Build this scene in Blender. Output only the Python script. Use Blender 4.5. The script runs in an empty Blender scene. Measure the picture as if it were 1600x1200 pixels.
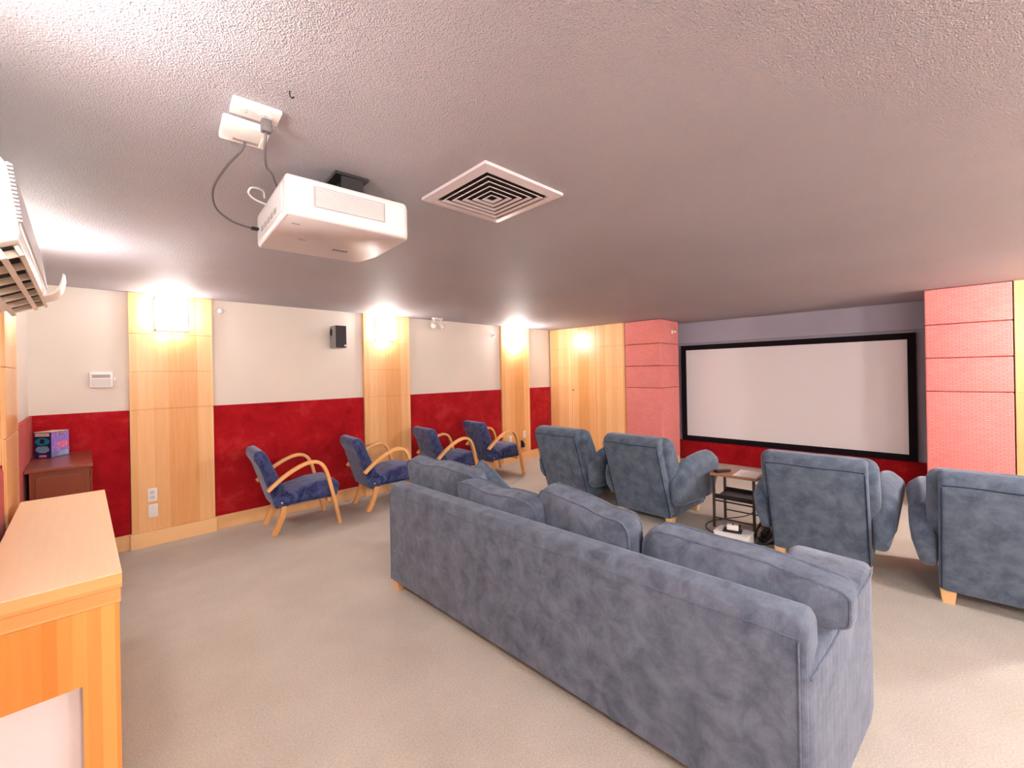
import bpy, bmesh, math, random
from mathutils import Vector, Matrix
random.seed(7)
scene = bpy.context.scene
COL = scene.collection
pi = math.pi

# ---------------------------------------------------------------- camera
cam_d = bpy.data.cameras.new('camera'); cam = bpy.data.objects.new('camera', cam_d)
COL.objects.link(cam); scene.camera = cam
F_PX, YAW, ROLL, CY, EYE = 663.6, math.radians(44.61), 0.0183, 583.0, 1.61
cam_d.sensor_width = 36; cam_d.lens = F_PX / 1600 * 36
cam_d.shift_y = -(600 - CY) / 1600
cam_d.clip_start = 0.02
_R = Vector((math.sin(YAW), -math.cos(YAW), 0)); _U = Vector((0, 0, 1)); _F = Vector((math.cos(YAW), math.sin(YAW), 0))
_c, _s = math.cos(ROLL), math.sin(ROLL)
_r = _c * _R - _s * _U; _u = _s * _R + _c * _U
m = Matrix((_r, _u, -_F)).transposed().to_4x4(); m.translation = Vector((0, 0, EYE))
cam.matrix_world = m

# ---------------------------------------------------------------- world, exposure
w = bpy.data.worlds.new('world'); scene.world = w; w.use_nodes = True
w.node_tree.nodes['Background'].inputs[0].default_value = (0.5, 0.5, 0.5, 1)
w.node_tree.nodes['Background'].inputs[1].default_value = 0.0
vs = scene.view_settings
vs.view_transform = 'Standard'; vs.look = 'None'; vs.gamma = 1; vs.exposure = 1.45; vs.use_curve_mapping = False
G_LEFT, G_MID, G_FAR, G_BACK, G_NEAR, G_RIGHT, G_RFAR = 10.5, 14.5, 28.0, 54.0, 17.0, 60.0, 108.0     # strength of the sconce diffusers on each wall
scene.cycles.max_bounces = 12; scene.cycles.diffuse_bounces = 8
scene.cycles.sample_clamp_indirect = 8

# ---------------------------------------------------------------- room numbers (metres)
H = 2.45
YL, YR, XB, XS, XP = 5.45, -2.2, -0.32, 7.70, 6.586   # left, right, back, screen wall, column plane
J1, J2, J3 = 2.055, 1.688, 1.322                        # joint heights

# ---------------------------------------------------------------- materials
def lin(c):
    c = c / 255.0
    return c / 12.92 if c <= 0.04045 else ((c + 0.055) / 1.055) ** 2.4
def rgb(r, g, b): return (lin(r), lin(g), lin(b), 1)

class NT:
    def __init__(s, name, rough=0.5, spec=0.4):
        s.m = bpy.data.materials.new(name); s.m.use_nodes = True
        s.t = s.m.node_tree; s.b = s.t.nodes['Principled BSDF']
        s.b.inputs['Roughness'].default_value = rough
        s.b.inputs['Specular IOR Level'].default_value = spec
    def n(s, typ, **kw):
        nd = s.t.nodes.new(typ)
        for k, v in kw.items():
            if k in nd.inputs: nd.inputs[k].default_value = v
            else: setattr(nd, k, v)
        return nd
    def l(s, a, b): s.t.links.new(a, b)
    def coord(s, scale=(1, 1, 1)):
        tc = s.n('ShaderNodeTexCoord'); mp = s.n('ShaderNodeMapping')
        mp.inputs['Scale'].default_value = scale
        s.l(tc.outputs['Object'], mp.inputs['Vector']); return mp.outputs['Vector']
    def noise(s, vec, scale, detail=4, rough=0.55, dist=0.0):
        nd = s.n('ShaderNodeTexNoise'); nd.inputs['Scale'].default_value = scale
        nd.inputs['Detail'].default_value = detail; nd.inputs['Roughness'].default_value = rough
        nd.inputs['Distortion'].default_value = dist
        s.l(vec, nd.inputs['Vector']); return nd.outputs['Fac']
    def ramp(s, fac, stops):
        r = s.n('ShaderNodeValToRGB'); e = r.color_ramp.elements
        e[0].position, e[0].color = stops[0]; e[1].position, e[1].color = stops[-1]
        for p, c in stops[1:-1]:
            q = e.new(p); q.color = c
        s.l(fac, r.inputs['Fac']); return r.outputs['Color']
    def mix(s, fac, a, b, mode='MIX'):
        x = s.n('ShaderNodeMix'); x.data_type = 'RGBA'; x.blend_type = mode
        for val, i in ((fac, 0), (a, 6), (b, 7)):
            if hasattr(val, 'links') or hasattr(val, 'is_linked'): s.l(val, x.inputs[i])
            else: x.inputs[i].default_value = val
        return x.outputs[2]
    def math(s, op, a, b=0.0):
        x = s.n('ShaderNodeMath'); x.operation = op
        for val, i in ((a, 0), (b, 1)):
            if hasattr(val, 'is_linked'): s.l(val, x.inputs[i])
            else: x.inputs[i].default_value = val
        return x.outputs[0]
    def color(s, sock): s.l(sock, s.b.inputs['Base Color'])
    def bump(s, h, strength=0.3, dist=0.01):
        b = s.n('ShaderNodeBump'); b.inputs['Strength'].default_value = strength; b.inputs['Distance'].default_value = dist
        s.l(h, b.inputs['Height']); s.l(b.outputs['Normal'], s.b.inputs['Normal'])

def plain(name, col, rough=0.5, spec=0.4, metal=0.0, var=0.06, scale=6.0):
    t = NT(name, rough, spec); t.b.inputs['Metallic'].default_value = metal
    v = t.noise(t.coord(), scale, 3)
    d = tuple(c * (1 - var) for c in col[:3]) + (1,); l2 = tuple(min(1, c * (1 + var)) for c in col[:3]) + (1,)
    t.color(t.ramp(v, [(0.3, d), (0.7, l2)])); return t.m

def wood(name, ca, cb, strip=0.115, rough=0.3, along='z', spec=0.5):
    """veneer: tone per strip plus stretched grain along one axis"""
    t = NT(name, rough, spec)
    tc = t.n('ShaderNodeTexCoord'); sp = t.n('ShaderNodeSeparateXYZ'); t.l(tc.outputs['Object'], sp.inputs[0])
    X, Y, Z = sp.outputs
    if along == 'z': s = t.math('ADD', X, Y); g = (9, 9, 0.45)
    elif along == 'x': s = t.math('ADD', Y, Z); g = (0.45, 9, 9)
    else: s = t.math('ADD', X, Z); g = (9, 0.45, 9)
    q = t.math('FLOOR', t.math('DIVIDE', t.math('ADD', s, 20.03), strip))
    wn = t.n('ShaderNodeTexWhiteNoise'); wn.noise_dimensions = '1D'; t.l(q, wn.inputs['W'])
    gr = t.noise(t.coord(g), 5.5, 6, 0.6, 0.35)
    f = t.math('ADD', t.math('MULTIPLY', wn.outputs['Value'], 0.6), t.math('MULTIPLY', gr, 0.4))
    t.color(t.ramp(f, [(0.22, ca), (0.75, cb)])); t.bump(gr, 0.05, 0.002); return t.m

def fabric(name, ca, cb, scale=7.0, rib=0.0, rough=0.85, sheen=0.4, dist=0.35, contrast=(0.34, 0.68)):
    t = NT(name, rough, 0.15)
    v = t.coord(); big = t.noise(v, scale, 6, 0.68, dist); fine = t.noise(v, 160, 2)
    f = t.math('ADD', t.math('MULTIPLY', big, 0.88), t.math('MULTIPLY', fine, 0.12))
    t.color(t.ramp(f, [(contrast[0], ca), (contrast[1], cb)]))
    t.b.inputs['Sheen Weight'].default_value = sheen; t.b.inputs['Sheen Roughness'].default_value = 0.45
    t.b.inputs['Sheen Tint'].default_value = (0.75, 0.83, 1.0, 1)
    h = fine
    if rib:
        wv = t.n('ShaderNodeTexWave', Scale=rib, Distortion=0.6); wv.bands_direction = 'Y'; t.l(v, wv.inputs['Vector'])
        h = t.math('ADD', t.math('MULTIPLY', wv.outputs['Fac'], 0.5), t.math('MULTIPLY', big, 1.6))
    else: h = t.math('ADD', fine, t.math('MULTIPLY', big, 1.6))
    t.bump(h, 0.25, 0.006); return t.m

M = {}
M['maple'] = wood('maple_veneer', rgb(222, 156, 92), rgb(247, 202, 147), 0.118, 0.28)
M['maple_base'] = wood('maple_board', rgb(228, 170, 108), rgb(244, 200, 146), 3.0, 0.35, 'x')
M['maple_base_y'] = wood('maple_board_y', rgb(228, 170, 108), rgb(244, 200, 146), 3.0, 0.35, 'y')
M['desk'] = wood('desk_veneer', rgb(214, 138, 60), rgb(238, 172, 92), 0.034, 0.32)
M['desk_band'] = wood('desk_band_veneer', rgb(226, 158, 92), rgb(240, 182, 118), 0.05, 0.32, 'x')
M['desk_top'] = wood('desk_top_veneer', rgb(234, 186, 132), rgb(248, 212, 170), 0.42, 0.3, 'y')
M['bentwood'] = wood('bent_beech', rgb(222, 150, 84), rgb(238, 178, 112), 3.0, 0.35, 'x')
M['foot'] = wood('beech_foot', rgb(224, 166, 108), rgb(240, 194, 140), 3.0, 0.4)
M['mahogany'] = wood('mahogany', rgb(86, 38, 24), rgb(126, 62, 42), 3.0, 0.3)
M['walnut'] = wood('brown_board', rgb(140, 92, 66), rgb(176, 124, 94), 3.0, 0.4, 'y')

t = NT('offwhite_paint', 0.7, 0.3); v = t.noise(t.coord(), 90, 3)
t.color(t.ramp(t.noise(t.coord(), 1.2, 2), [(0.3, rgb(222, 215, 206)), (0.7, rgb(228, 221, 212))])); t.bump(v, 0.06, 0.003); M['paint'] = t.m
t = NT('slate_paint', 0.75, 0.25)
t.color(t.ramp(t.noise(t.coord(), 1.2, 2), [(0.3, rgb(166, 165, 182)), (0.7, rgb(174, 173, 190))])); t.bump(t.noise(t.coord(), 90, 3), 0.06, 0.003); M['slate'] = t.m
# ceiling: grey paint over a knockdown texture, slightly glossy
t = NT('ceiling_paint', 0.6, 0.35)
t.color(t.ramp(t.noise(t.coord(), 0.8, 3), [(0.3, rgb(164, 160, 167)), (0.7, rgb(173, 168, 175))]))
a = t.noise(t.coord(), 130, 3, 0.6); vo = t.n('ShaderNodeTexVoronoi', Scale=210.0); t.l(t.coord(), vo.inputs['Vector'])
t.bump(t.math('ADD', a, t.math('MULTIPLY', vo.outputs['Distance'], 0.5)), 0.6, 0.010); M['ceiling'] = t.m
# carpet
t = NT('loop_carpet', 0.95, 0.1); v = t.coord()
f = t.math('ADD', t.math('MULTIPLY', t.noise(v, 110, 3, 0.7), 0.72), t.math('MULTIPLY', t.noise(v, 2.5, 4), 0.28))
t.color(t.ramp(f, [(0.35, rgb(189, 183, 173)), (0.65, rgb(217, 212, 203))]))
t.bump(t.noise(v, 130, 3, 0.7), 0.6, 0.008); M['carpet'] = t.m
# red wall felt
t = NT('red_felt', 0.9, 0.1); v = t.coord()
t.color(t.ramp(t.noise(v, 3.6, 8, 0.72, 0.3), [(0.3, rgb(138, 8, 20)), (0.55, rgb(170, 22, 32)), (0.8, rgb(198, 64, 60))]))
t.b.inputs['Sheen Weight'].default_value = 0.25; t.b.inputs['Sheen Tint'].default_value = (1, 0.5, 0.45, 1)
t.bump(t.noise(v, 200, 2), 0.2, 0.003); M['felt'] = t.m
# salmon woven acoustic cloth with rows of small scallops
t = NT('salmon_cloth', 0.85, 0.15)
tc = t.n('ShaderNodeTexCoord'); sp = t.n('ShaderNodeSeparateXYZ'); t.l(tc.outputs['Object'], sp.inputs[0])
cb_ = t.n('ShaderNodeCombineXYZ'); t.l(t.math('ADD', sp.outputs[0], sp.outputs[1]), cb_.inputs[0]); t.l(sp.outputs[2], cb_.inputs[1])
br = t.n('ShaderNodeTexBrick'); br.inputs['Scale'].default_value = 1.0
br.inputs['Brick Width'].default_value = 0.055; br.inputs['Row Height'].default_value = 0.02
br.inputs['Mortar Size'].default_value = 0.004; br.inputs['Mortar Smooth'].default_value = 0.8
br.inputs['Color1'].default_value = rgb(232, 150, 146); br.inputs['Color2'].default_value = rgb(226, 138, 134); br.inputs['Mortar'].default_value = rgb(206, 112, 110)
t.l(cb_.outputs[0], br.inputs['Vector'])
t.color(t.mix(0.12, br.outputs['Color'], t.ramp(t.noise(t.coord(), 2.5, 4), [(0.3, rgb(206, 112, 122)), (0.7, rgb(238, 164, 152))])))
t.bump(br.outputs['Fac'], -0.35, 0.004); M['salmon'] = t.m

M['slate_velvet'] = fabric('slate_velvet', rgb(70, 80, 98), rgb(114, 125, 144), 9.0, 55.0, 0.85, 0.35)
M['recliner_velvet'] = fabric('recliner_velvet', rgb(70, 83, 101), rgb(109, 124, 144), 9.0, 0, 0.85, 0.35)
M['piping'] = fabric('slate_piping', rgb(82, 92, 112), rgb(112, 122, 142), 20.0, 0, 0.85, 0.2)
M['seam_shade'] = plain('painted_groove_shade', rgb(44, 54, 74), 0.9, 0.1, 0, 0.1)  # shade of the upholstery groove put into the seam colour
M['navy_velvet'] = fabric('navy_crushed_velvet', rgb(28, 34, 76), rgb(84, 96, 148), 11.0, 0, 0.75, 0.45, 0.8, (0.38, 0.66))
M['projector_white'] = plain('projector_white', rgb(206, 198, 199), 0.38, 0.4, 0, 0.02)
M['white_plastic'] = plain('white_plastic', rgb(236, 232, 230), 0.35, 0.45, 0, 0.02)
M['cream_plastic'] = plain('cream_plastic', rgb(226, 214, 200), 0.35, 0.45, 0, 0.03)
M['grey_plastic'] = plain('grey_plastic', rgb(158, 152, 152), 0.4)
M['light_grey'] = plain('light_grey_plastic', rgb(206, 204, 206), 0.4, 0.4, 0, 0.02)
M['white_metal'] = plain('white_enamel', rgb(206, 194, 198), 0.35, 0.5, 0, 0.03)
M['black'] = plain('black_plastic', rgb(30, 27, 31), 0.45, 0.4, 0, 0.1)
M['black_felt'] = plain('black_velvet_frame', rgb(28, 20, 27), 0.85, 0.15, 0, 0.15, 30)
M['charcoal'] = plain('charcoal_mesh', rgb(66, 60, 68), 0.7, 0.3, 0, 0.12, 60)
M['silver'] = plain('silver_grey', rgb(150, 148, 150), 0.35, 0.5, 0.4, 0.05)
M['recess_shade'] = plain('painted_recess_shade', rgb(52, 44, 46), 0.8, 0.2, 0, 0.1)  # dark tone stands in for the shade inside openings
M['bronze'] = plain('bronze_metal', rgb(92, 80, 74), 0.35, 0.5, 0.6, 0.08)
M['dark_metal'] = plain('dark_metal', rgb(54, 48, 50), 0.4, 0.5, 0.5, 0.08)
M['screen'] = plain('matte_white_screen', rgb(243, 244, 248), 0.9, 0.1, 0, 0.008, 0.7)
M['paper'] = plain('white_paper', rgb(236, 234, 234), 0.8, 0.2, 0, 0.02)
M['cable'] = plain('grey_cable', rgb(92, 86, 88), 0.5)
M['black_cable'] = plain('black_cable', rgb(34, 30, 32), 0.5)
M['red_cable'] = plain('brown_cable', rgb(120, 62, 48), 0.5)
M['ink_blue'] = plain('print_navy', rgb(28, 34, 84), 0.35, 0.4, 0, 0.25, 30)
M['ink_violet'] = plain('print_violet', rgb(150, 120, 206), 0.35, 0.4, 0, 0.3, 40)
M['ink_teal'] = plain('print_teal', rgb(24, 128, 154), 0.35, 0.4, 0, 0.25, 40)
M['ink_pale'] = plain('print_pale', rgb(150, 190, 214), 0.35, 0.4, 0, 0.25, 90)
M['ink_cream'] = plain('print_cream', rgb(236, 208, 184), 0.35, 0.4, 0, 0.15, 60)
M['ink_pink'] = plain('print_pink', rgb(228, 128, 156), 0.35, 0.4, 0, 0.25, 60)
M['ink_dark'] = plain('print_dark', rgb(44, 24, 48), 0.35, 0.4, 0, 0.25, 60)
for nm, st_ in (('glow_left', G_LEFT), ('glow_mid', G_MID), ('glow_far', G_FAR), ('glow_rfar', G_RFAR), ('glow_back', G_BACK), ('glow_near', G_NEAR), ('glow_right', G_RIGHT)):
    t = NT(nm, 0.5); t.b.inputs['Base Color'].default_value = (1, 0.97, 0.92, 1)
    t.b.inputs['Emission Color'].default_value = (1.0, 0.97, 0.945, 1); t.b.inputs['Emission Strength'].default_value = st_; M[nm] = t.m

# ---------------------------------------------------------------- mesh helpers
def obj(name, bm, mat, parent=None, smooth=False, loc=(0, 0, 0), rot=(0, 0, 0), angle=40):
    me = bpy.data.meshes.new(name)
    bmesh.ops.recalc_face_normals(bm, faces=bm.faces)
    if smooth:
        for f in bm.faces: f.smooth = True
        ca = math.radians(angle)
        for e in bm.edges:
            if len(e.link_faces) == 2 and e.calc_face_angle(0) > ca: e.smooth = False
    bm.to_mesh(me); bm.free()
    me.materials.append(M[mat] if isinstance(mat, str) else mat)
    o = bpy.data.objects.new(name, me); COL.objects.link(o)
    o.location = loc; o.rotation_euler = rot
    if parent is not None: o.parent = parent
    return o
def tag(o, label=None, cat=None, group=None, kind=None):
    if label: o['label'] = label
    if cat: o['category'] = cat
    if group: o['group'] = group
    if kind: o['kind'] = kind
    return o
def thing(name, label, cat, loc=(0, 0, 0), rz=0.0, group=None, rot=None):
    o = bpy.data.objects.new(name, None); COL.objects.link(o); o.empty_display_size = 0.1
    o.location = loc; o.rotation_euler = rot if rot else (0, 0, rz)
    return tag(o, label, cat, group)
def struct(name, bm, mat, label=None, **k):
    return tag(obj(name, bm, mat, **k), label, None, None, 'structure')
def dup(root, loc, rz, label, group=None):
    r = root.copy(); COL.objects.link(r); r.location = loc; r.rotation_euler = (0, 0, rz); r['label'] = label
    if group: r['group'] = group
    for ch in list(root.children):
        c = ch.copy(); COL.objects.link(c); c.parent = r
        for g in list(ch.children):
            d = g.copy(); COL.objects.link(d); d.parent = c
    return r
def box(bm, x0, x1, y0, y1, z0, z1, bev=0.0, seg=2, mat=None):
    r = bmesh.ops.create_cube(bm, size=1.0)
    vs_ = r['verts']
    for v in vs_:
        v.co = Vector(((x0 + x1) / 2 + v.co.x * (x1 - x0), (y0 + y1) / 2 + v.co.y * (y1 - y0), (z0 + z1) / 2 + v.co.z * (z1 - z0)))
    if mat is not None:
        for v in vs_: v.co = mat @ v.co
    if bev > 0:
        es = list({e for v in vs_ for e in v.link_edges})
        bmesh.ops.bevel(bm, geom=es, offset=bev, segments=seg, profile=0.5, affect='EDGES')
    return bm
def B(*a, **k): return box(bmesh.new(), *a, **k)
def tube(bm, pts, r, n=8, closed=False, ry=None):
    """round (or flat, with ry) tube through points"""
    pts = [Vector(p) for p in pts]; N = len(pts); rings = []
    T0 = None; nrm = None
    for i, p in enumerate(pts):
        a = pts[(i - 1) % N] if (closed or i > 0) else p; b = pts[(i + 1) % N] if (closed or i < N - 1) else p
        T = (b - a).normalized()
        if nrm is None:
            ref = Vector((0, 0, 1)) if abs(T.z) < 0.9 else Vector((1, 0, 0))
            nrm = (ref - T * ref.dot(T)).normalized()
        else:
            nrm = (nrm - T * nrm.dot(T)).normalized()
        bi = T.cross(nrm)
        rings.append([bm.verts.new(p + nrm * (r * math.cos(2 * pi * k / n)) + bi * ((ry or r) * math.sin(2 * pi * k / n))) for k in range(n)])
    for i in range(N if closed else N - 1):
        A, C = rings[i], rings[(i + 1) % N]
        for k in range(n):
            bm.faces.new((A[k], A[(k + 1) % n], C[(k + 1) % n], C[k]))
    if not closed:
        bm.faces.new(rings[0]); bm.faces.new(rings[-1][::-1])
    return bm
def spline(pts, n=8, closed=False):
    P = [Vector(p) for p in pts]; out = []; N = len(P)
    for i in range(N if closed else N - 1):
        if closed: p0, p1, p2, p3 = P[i - 1], P[i], P[(i + 1) % N], P[(i + 2) % N]
        else: p0, p1, p2, p3 = P[max(i - 1, 0)], P[i], P[i + 1], P[min(i + 2, N - 1)]
        for k in range(n):
            t_ = k / n
            out.append(0.5 * ((2 * p1) + (p2 - p0) * t_ + (2 * p0 - 5 * p1 + 4 * p2 - p3) * t_ ** 2 + (3 * p1 - p0 - 3 * p2 + p3) * t_ ** 3))
    if not closed: out.append(P[-1])
    return out
def rpoly(pts, r, n=5):
    """polygon with rounded corners; r a number or one per corner"""
    out = []; N = len(pts)
    for i in range(N):
        p = Vector(pts[i]); a = (Vector(pts[i - 1]) - p); b = (Vector(pts[(i + 1) % N]) - p)
        rr = r[i] if isinstance(r, (list, tuple)) else r
        la, lb = a.length, b.length; a.normalize(); b.normalize()
        half = math.acos(max(-1, min(1, a.dot(b)))) / 2
        d = min(rr / max(math.tan(half), 1e-4), la * 0.49, lb * 0.49)
        q0 = p + a * d; q1 = p + b * d
        for k in range(n + 1):
            s = k / n; out.append(q0 * (1 - s) ** 2 + p * (2 * s * (1 - s)) + q1 * s ** 2)
    return out
def inset(poly, d):
    N = len(poly); ar = sum(poly[i].x * poly[(i + 1) % N].y - poly[(i + 1) % N].x * poly[i].y for i in range(N))
    sg = 1 if ar > 0 else -1; out = []
    for i in range(N):
        e = poly[(i + 1) % N] - poly[i - 1]
        if e.length < 1e-9: out.append(poly[i].copy()); continue
        e.normalize(); out.append(poly[i] + Vector((-e.y, e.x)) * sg * d)
    return out
def loft(bm, rings, caps=True):
    R = [[bm.verts.new(p) for p in ring] for ring in rings]; n = len(R[0])
    for A, C in zip(R, R[1:]):
        for k in range(n): bm.faces.new((A[k], A[(k + 1) % n], C[(k + 1) % n], C[k]))
    if caps: bm.faces.new(R[0]); bm.faces.new(R[-1][::-1])
    return bm
def slab(prof, y0, y1, r, n=4, bm=None, axis='y'):
    """extrude an (x,z) outline along y with rolled end edges"""
    bm = bm or bmesh.new(); st = []
    for k in range(n + 1):
        a_ = k / n * pi / 2; st.append((y0 + r * (1 - math.sin(a_)), r * (1 - math.cos(a_))))
    st2 = [(y1 - (y - y0), d) for y, d in st]; st = st[::-1]
    rings = []
    for y, d in st + st2:
        q = inset(prof, d)
        if axis == 'y': rings.append([Vector((p.x, y, p.y)) for p in q])
        elif axis == 'x': rings.append([Vector((y, p.x, p.y)) for p in q])
        else: rings.append([Vector((p.x, p.y, y)) for p in q])
    return loft(bm, rings)
def disc_cyl(bm, c, r, axis, h, n=20, r2=None):
    """cylinder/cone from point c along axis"""
    axis = Vector(axis).normalized(); ref = Vector((0, 0, 1)) if abs(axis.z) < 0.9 else Vector((1, 0, 0))
    a = axis.cross(ref).normalized(); b = axis.cross(a); c = Vector(c); r2 = r if r2 is None else r2
    def ring(o, rr): return [o + (a * math.cos(2 * pi * k / n) + b * math.sin(2 * pi * k / n)) * rr for k in range(n)]
    return loft(bm, [ring(c, r), ring(c + axis * h, r2)])
def cushion_map(u, v, t, W, Hh, T, edge, rnd, ear=0.0):
    """rnd = corner radius in metres; ear lifts the underside at the -y end (T cushion over an arm)"""
    a, b = W / 2, Hh / 2; y, z = u * a, v * b
    if rnd > 0:
        dx, dz_ = abs(y) - (a - rnd), abs(z) - (b - rnd)
        if dx > 0 and dz_ > 0:
            d = math.hypot(dx, dz_); k = max(dx, dz_) / d
            y = math.copysign(a - rnd + dx * k, y); z = math.copysign(b - rnd + dz_ * k, z)
    puff = max(0.0, (1 - abs(u) ** 2.6) * (1 - abs(v) ** 2.6))
    th = T * (edge + (1 - edge) * puff ** 0.6)
    side = 1 + 0.03 * (1 - t * t)
    p = Vector((t * th / 2, y * side, z * side))
    if ear:
        e = min(1, max(0, (-u - 0.55) / 0.2)); e = e * e * (3 - 2 * e)
        zn = ear + (p.z + b) * (b - ear) / (2 * b); p.z = p.z * (1 - e) + zn * e
    return p
def cushion(W, Hh, T, edge=0.62, rnd=0.08, n=18, seed=0, wr=0.006, ear=0.0):
    """boxed cushion: thickness on x, width on y, height on z"""
    rd = random.Random(seed); ph = [rd.uniform(0, 6.28) for _ in range(6)]
    bm = bmesh.new(); bmesh.ops.create_cube(bm, size=2.0)
    bmesh.ops.subdivide_edges(bm, edges=bm.edges[:], cuts=n, use_grid_fill=True)
    for v in bm.verts:
        u, vv, t_ = v.co.y, v.co.z, v.co.x
        p = cushion_map(u, vv, t_, W, Hh, T, edge, rnd, ear)
        p.x += wr * (math.sin(u * 7 + ph[0] + vv * 3) + math.sin(vv * 6 + ph[1] - u * 2)) * (1 - abs(u) ** 3)
        p.z += wr * 1.2 * math.sin(u * 5 + ph[2]) * max(0, vv)
        if abs(vv) > 0.99: p.z -= math.copysign(1, vv) * 0.9 * wr * (1 + math.sin(u * 31 + ph[3] + t_ * 2 + 1.5 * math.sin(u * 9 + ph[4]))) * (1 - t_ * t_)
        v.co = p
    return bm
def cushion_piping(W, Hh, T, edge=0.62, rnd=0.08, r=0.007, wr=0.006, seed=0, ear=0.0):
    rd = random.Random(seed); ph = [rd.uniform(0, 6.28) for _ in range(6)]
    bm = bmesh.new()
    for t_ in (-1, 1):
        pts = []; K = 24
        for (ua, va, ub, vb) in ((-1, -1, 1, -1), (1, -1, 1, 1), (1, 1, -1, 1), (-1, 1, -1, -1)):
            for k in range(K):
                s = k / K; u = ua + (ub - ua) * s; v = va + (vb - va) * s
                p = cushion_map(u, v, t_, W, Hh, T, edge, rnd, ear)
                p.x += wr * (math.sin(u * 7 + ph[0] + v * 3) + math.sin(v * 6 + ph[1] - u * 2)) * (1 - abs(u) ** 3)
                p.z += wr * 1.2 * math.sin(u * 5 + ph[2]) * max(0, v)
                pts.append(p)
        tube(bm, pts, r, 6, True)
    return bm

# ================================================================ SETTING
X2 = 8.05
struct('floor', B(XB - 0.15, X2, YR - 0.15, YL + 0.15, -0.1, 0), 'carpet', 'beige loop pile carpet floor')
struct('ceiling', B(XB - 0.15, X2, YR - 0.15, YL + 0.15, H, H + 0.1), 'ceiling', 'grey textured ceiling')
wl = struct('wall_left', B(XB - 0.15, X2, YL, YL + 0.15, 0, H), 'paint', 'off white left wall with red felt dado panels')
wb = struct('wall_back', B(XB - 0.15, XB, YR, YL, 0, H), 'paint', 'off white wall behind the camera')
wr_ = struct('wall_right', B(XB - 0.15, X2, YR - 0.15, YR, 0, H), 'paint', 'off white right wall')
wf = struct('wall_front', B(XS, X2, YR, YL, 0, H), 'slate', 'slate grey wall behind the projection screen')
# pilaster spans on the left wall, seen from left to right
PIL = [(0.316, 0.975), (2.657, 3.359), (5.216, 5.941)]
PF = YL - 0.05                     # pilaster front plane
BH = 0.145
gaps = [(XB, PIL[0][0]), (PIL[0][1], PIL[1][0]), (PIL[1][1], PIL[2][0]), (PIL[2][1], XP)]
bbl = bpy.data.objects.new('baseboard_left', None); COL.objects.link(bbl); tag(bbl, 'maple baseboard along the left wall', kind='structure')
for a, b in gaps:
    obj('dado_panel', B(a + 0.002, b - 0.002, YL - 0.025, YL - 0.001, BH, J3, 0.006), 'felt', wl)
    obj('board', B(a + 0.001, b - 0.001, YL - 0.03, YL - 0.001, 0.0, BH, 0.003), 'maple_base', bbl)
# dado on the screen wall
obj('dado_panel', B(XS - 0.022, XS - 0.001, -0.55, 3.7, 0.0, 0.345, 0.005), 'felt', wf)
# fascia above the screen
struct('trim_1', B(XS - 0.05, XS - 0.001, -0.55, 3.74, 2.085, H - 0.001, 0.003), 'slate', 'slate grey fascia board above the screen')
# back wall dado
obj('dado_panel', B(XB + 0.001, XB + 0.022, 3.905, YL - 0.026, BH, J3, 0.008, 3), 'felt', wb)
obj('dado_panel', B(XB + 0.001, XB + 0.042, 1.42, 3.32, BH, 1.2, 0.035, 4), 'felt', wb)
obj('dado_panel', B(XB + 0.001, XB + 0.022, -1.05, 0.82, BH, J3, 0.008, 3), 'felt', wb)

def panel_stack(root, cuts, mk, mat, gap=0.004):
    for a, b in zip(cuts, cuts[1:]):
        obj('panel', mk(a + gap / 2, b - gap / 2), mat, root)
def pilaster(name, label, loc, rz, width, depth=0.05, group=None):
    """local: wall plane y=0, front at y=-depth, centred on x"""
    t_ = thing(name, label, 'pilaster', loc, rz, group); hw = width / 2
    obj('core', B(-hw + 0.004, hw - 0.004, -depth + 0.012, -0.001, 0, H - 0.002), 'maple', t_)
    panel_stack(t_, [BH, J3, J2, J1, H - 0.001], lambda a, b: B(-hw, hw, -depth, -depth + 0.018, a, b, 0.0015, 1), 'maple')
    obj('baseboard', B(-hw - 0.012, hw + 0.012, -depth - 0.016, -depth + 0.004, 0, BH, 0.003), 'maple_base', t_)
    return t_
pl = ['maple veneer pilaster nearest the dark cabinet, with two white wall plates low down',
      'maple veneer pilaster in the middle of the left wall, just right of the black speaker',
      'narrow looking maple pilaster at the far end of the left wall beside the cupboard doors']
for (a, b), lb in zip(PIL, pl):
    pilaster('pilaster', lb, ((a + b) / 2, YL, 0), 0, b - a, 0.05, 'maple pilasters on the left wall')
pilaster('pilaster', 'maple pilaster at the left frame edge, below the air conditioner', (XB, 3.615, 0), pi / 2, 0.57)
pilaster('pilaster', 'maple pilaster on the back wall between the air conditioner and the camera', (XB, 1.12, 0), pi / 2, 0.57)
pilaster('pilaster', 'maple pilaster on the back wall to the right of the camera', (XB, -1.35, 0), pi / 2, 0.57)
for i, x in enumerate((0.65, 3.0, 5.58)):
    pilaster('pilaster', 'maple pilaster on the right wall, %s' % ('near the camera', 'halfway along', 'beside the right cupboard')[i], (x, YR, 0), pi, 0.68)

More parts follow.
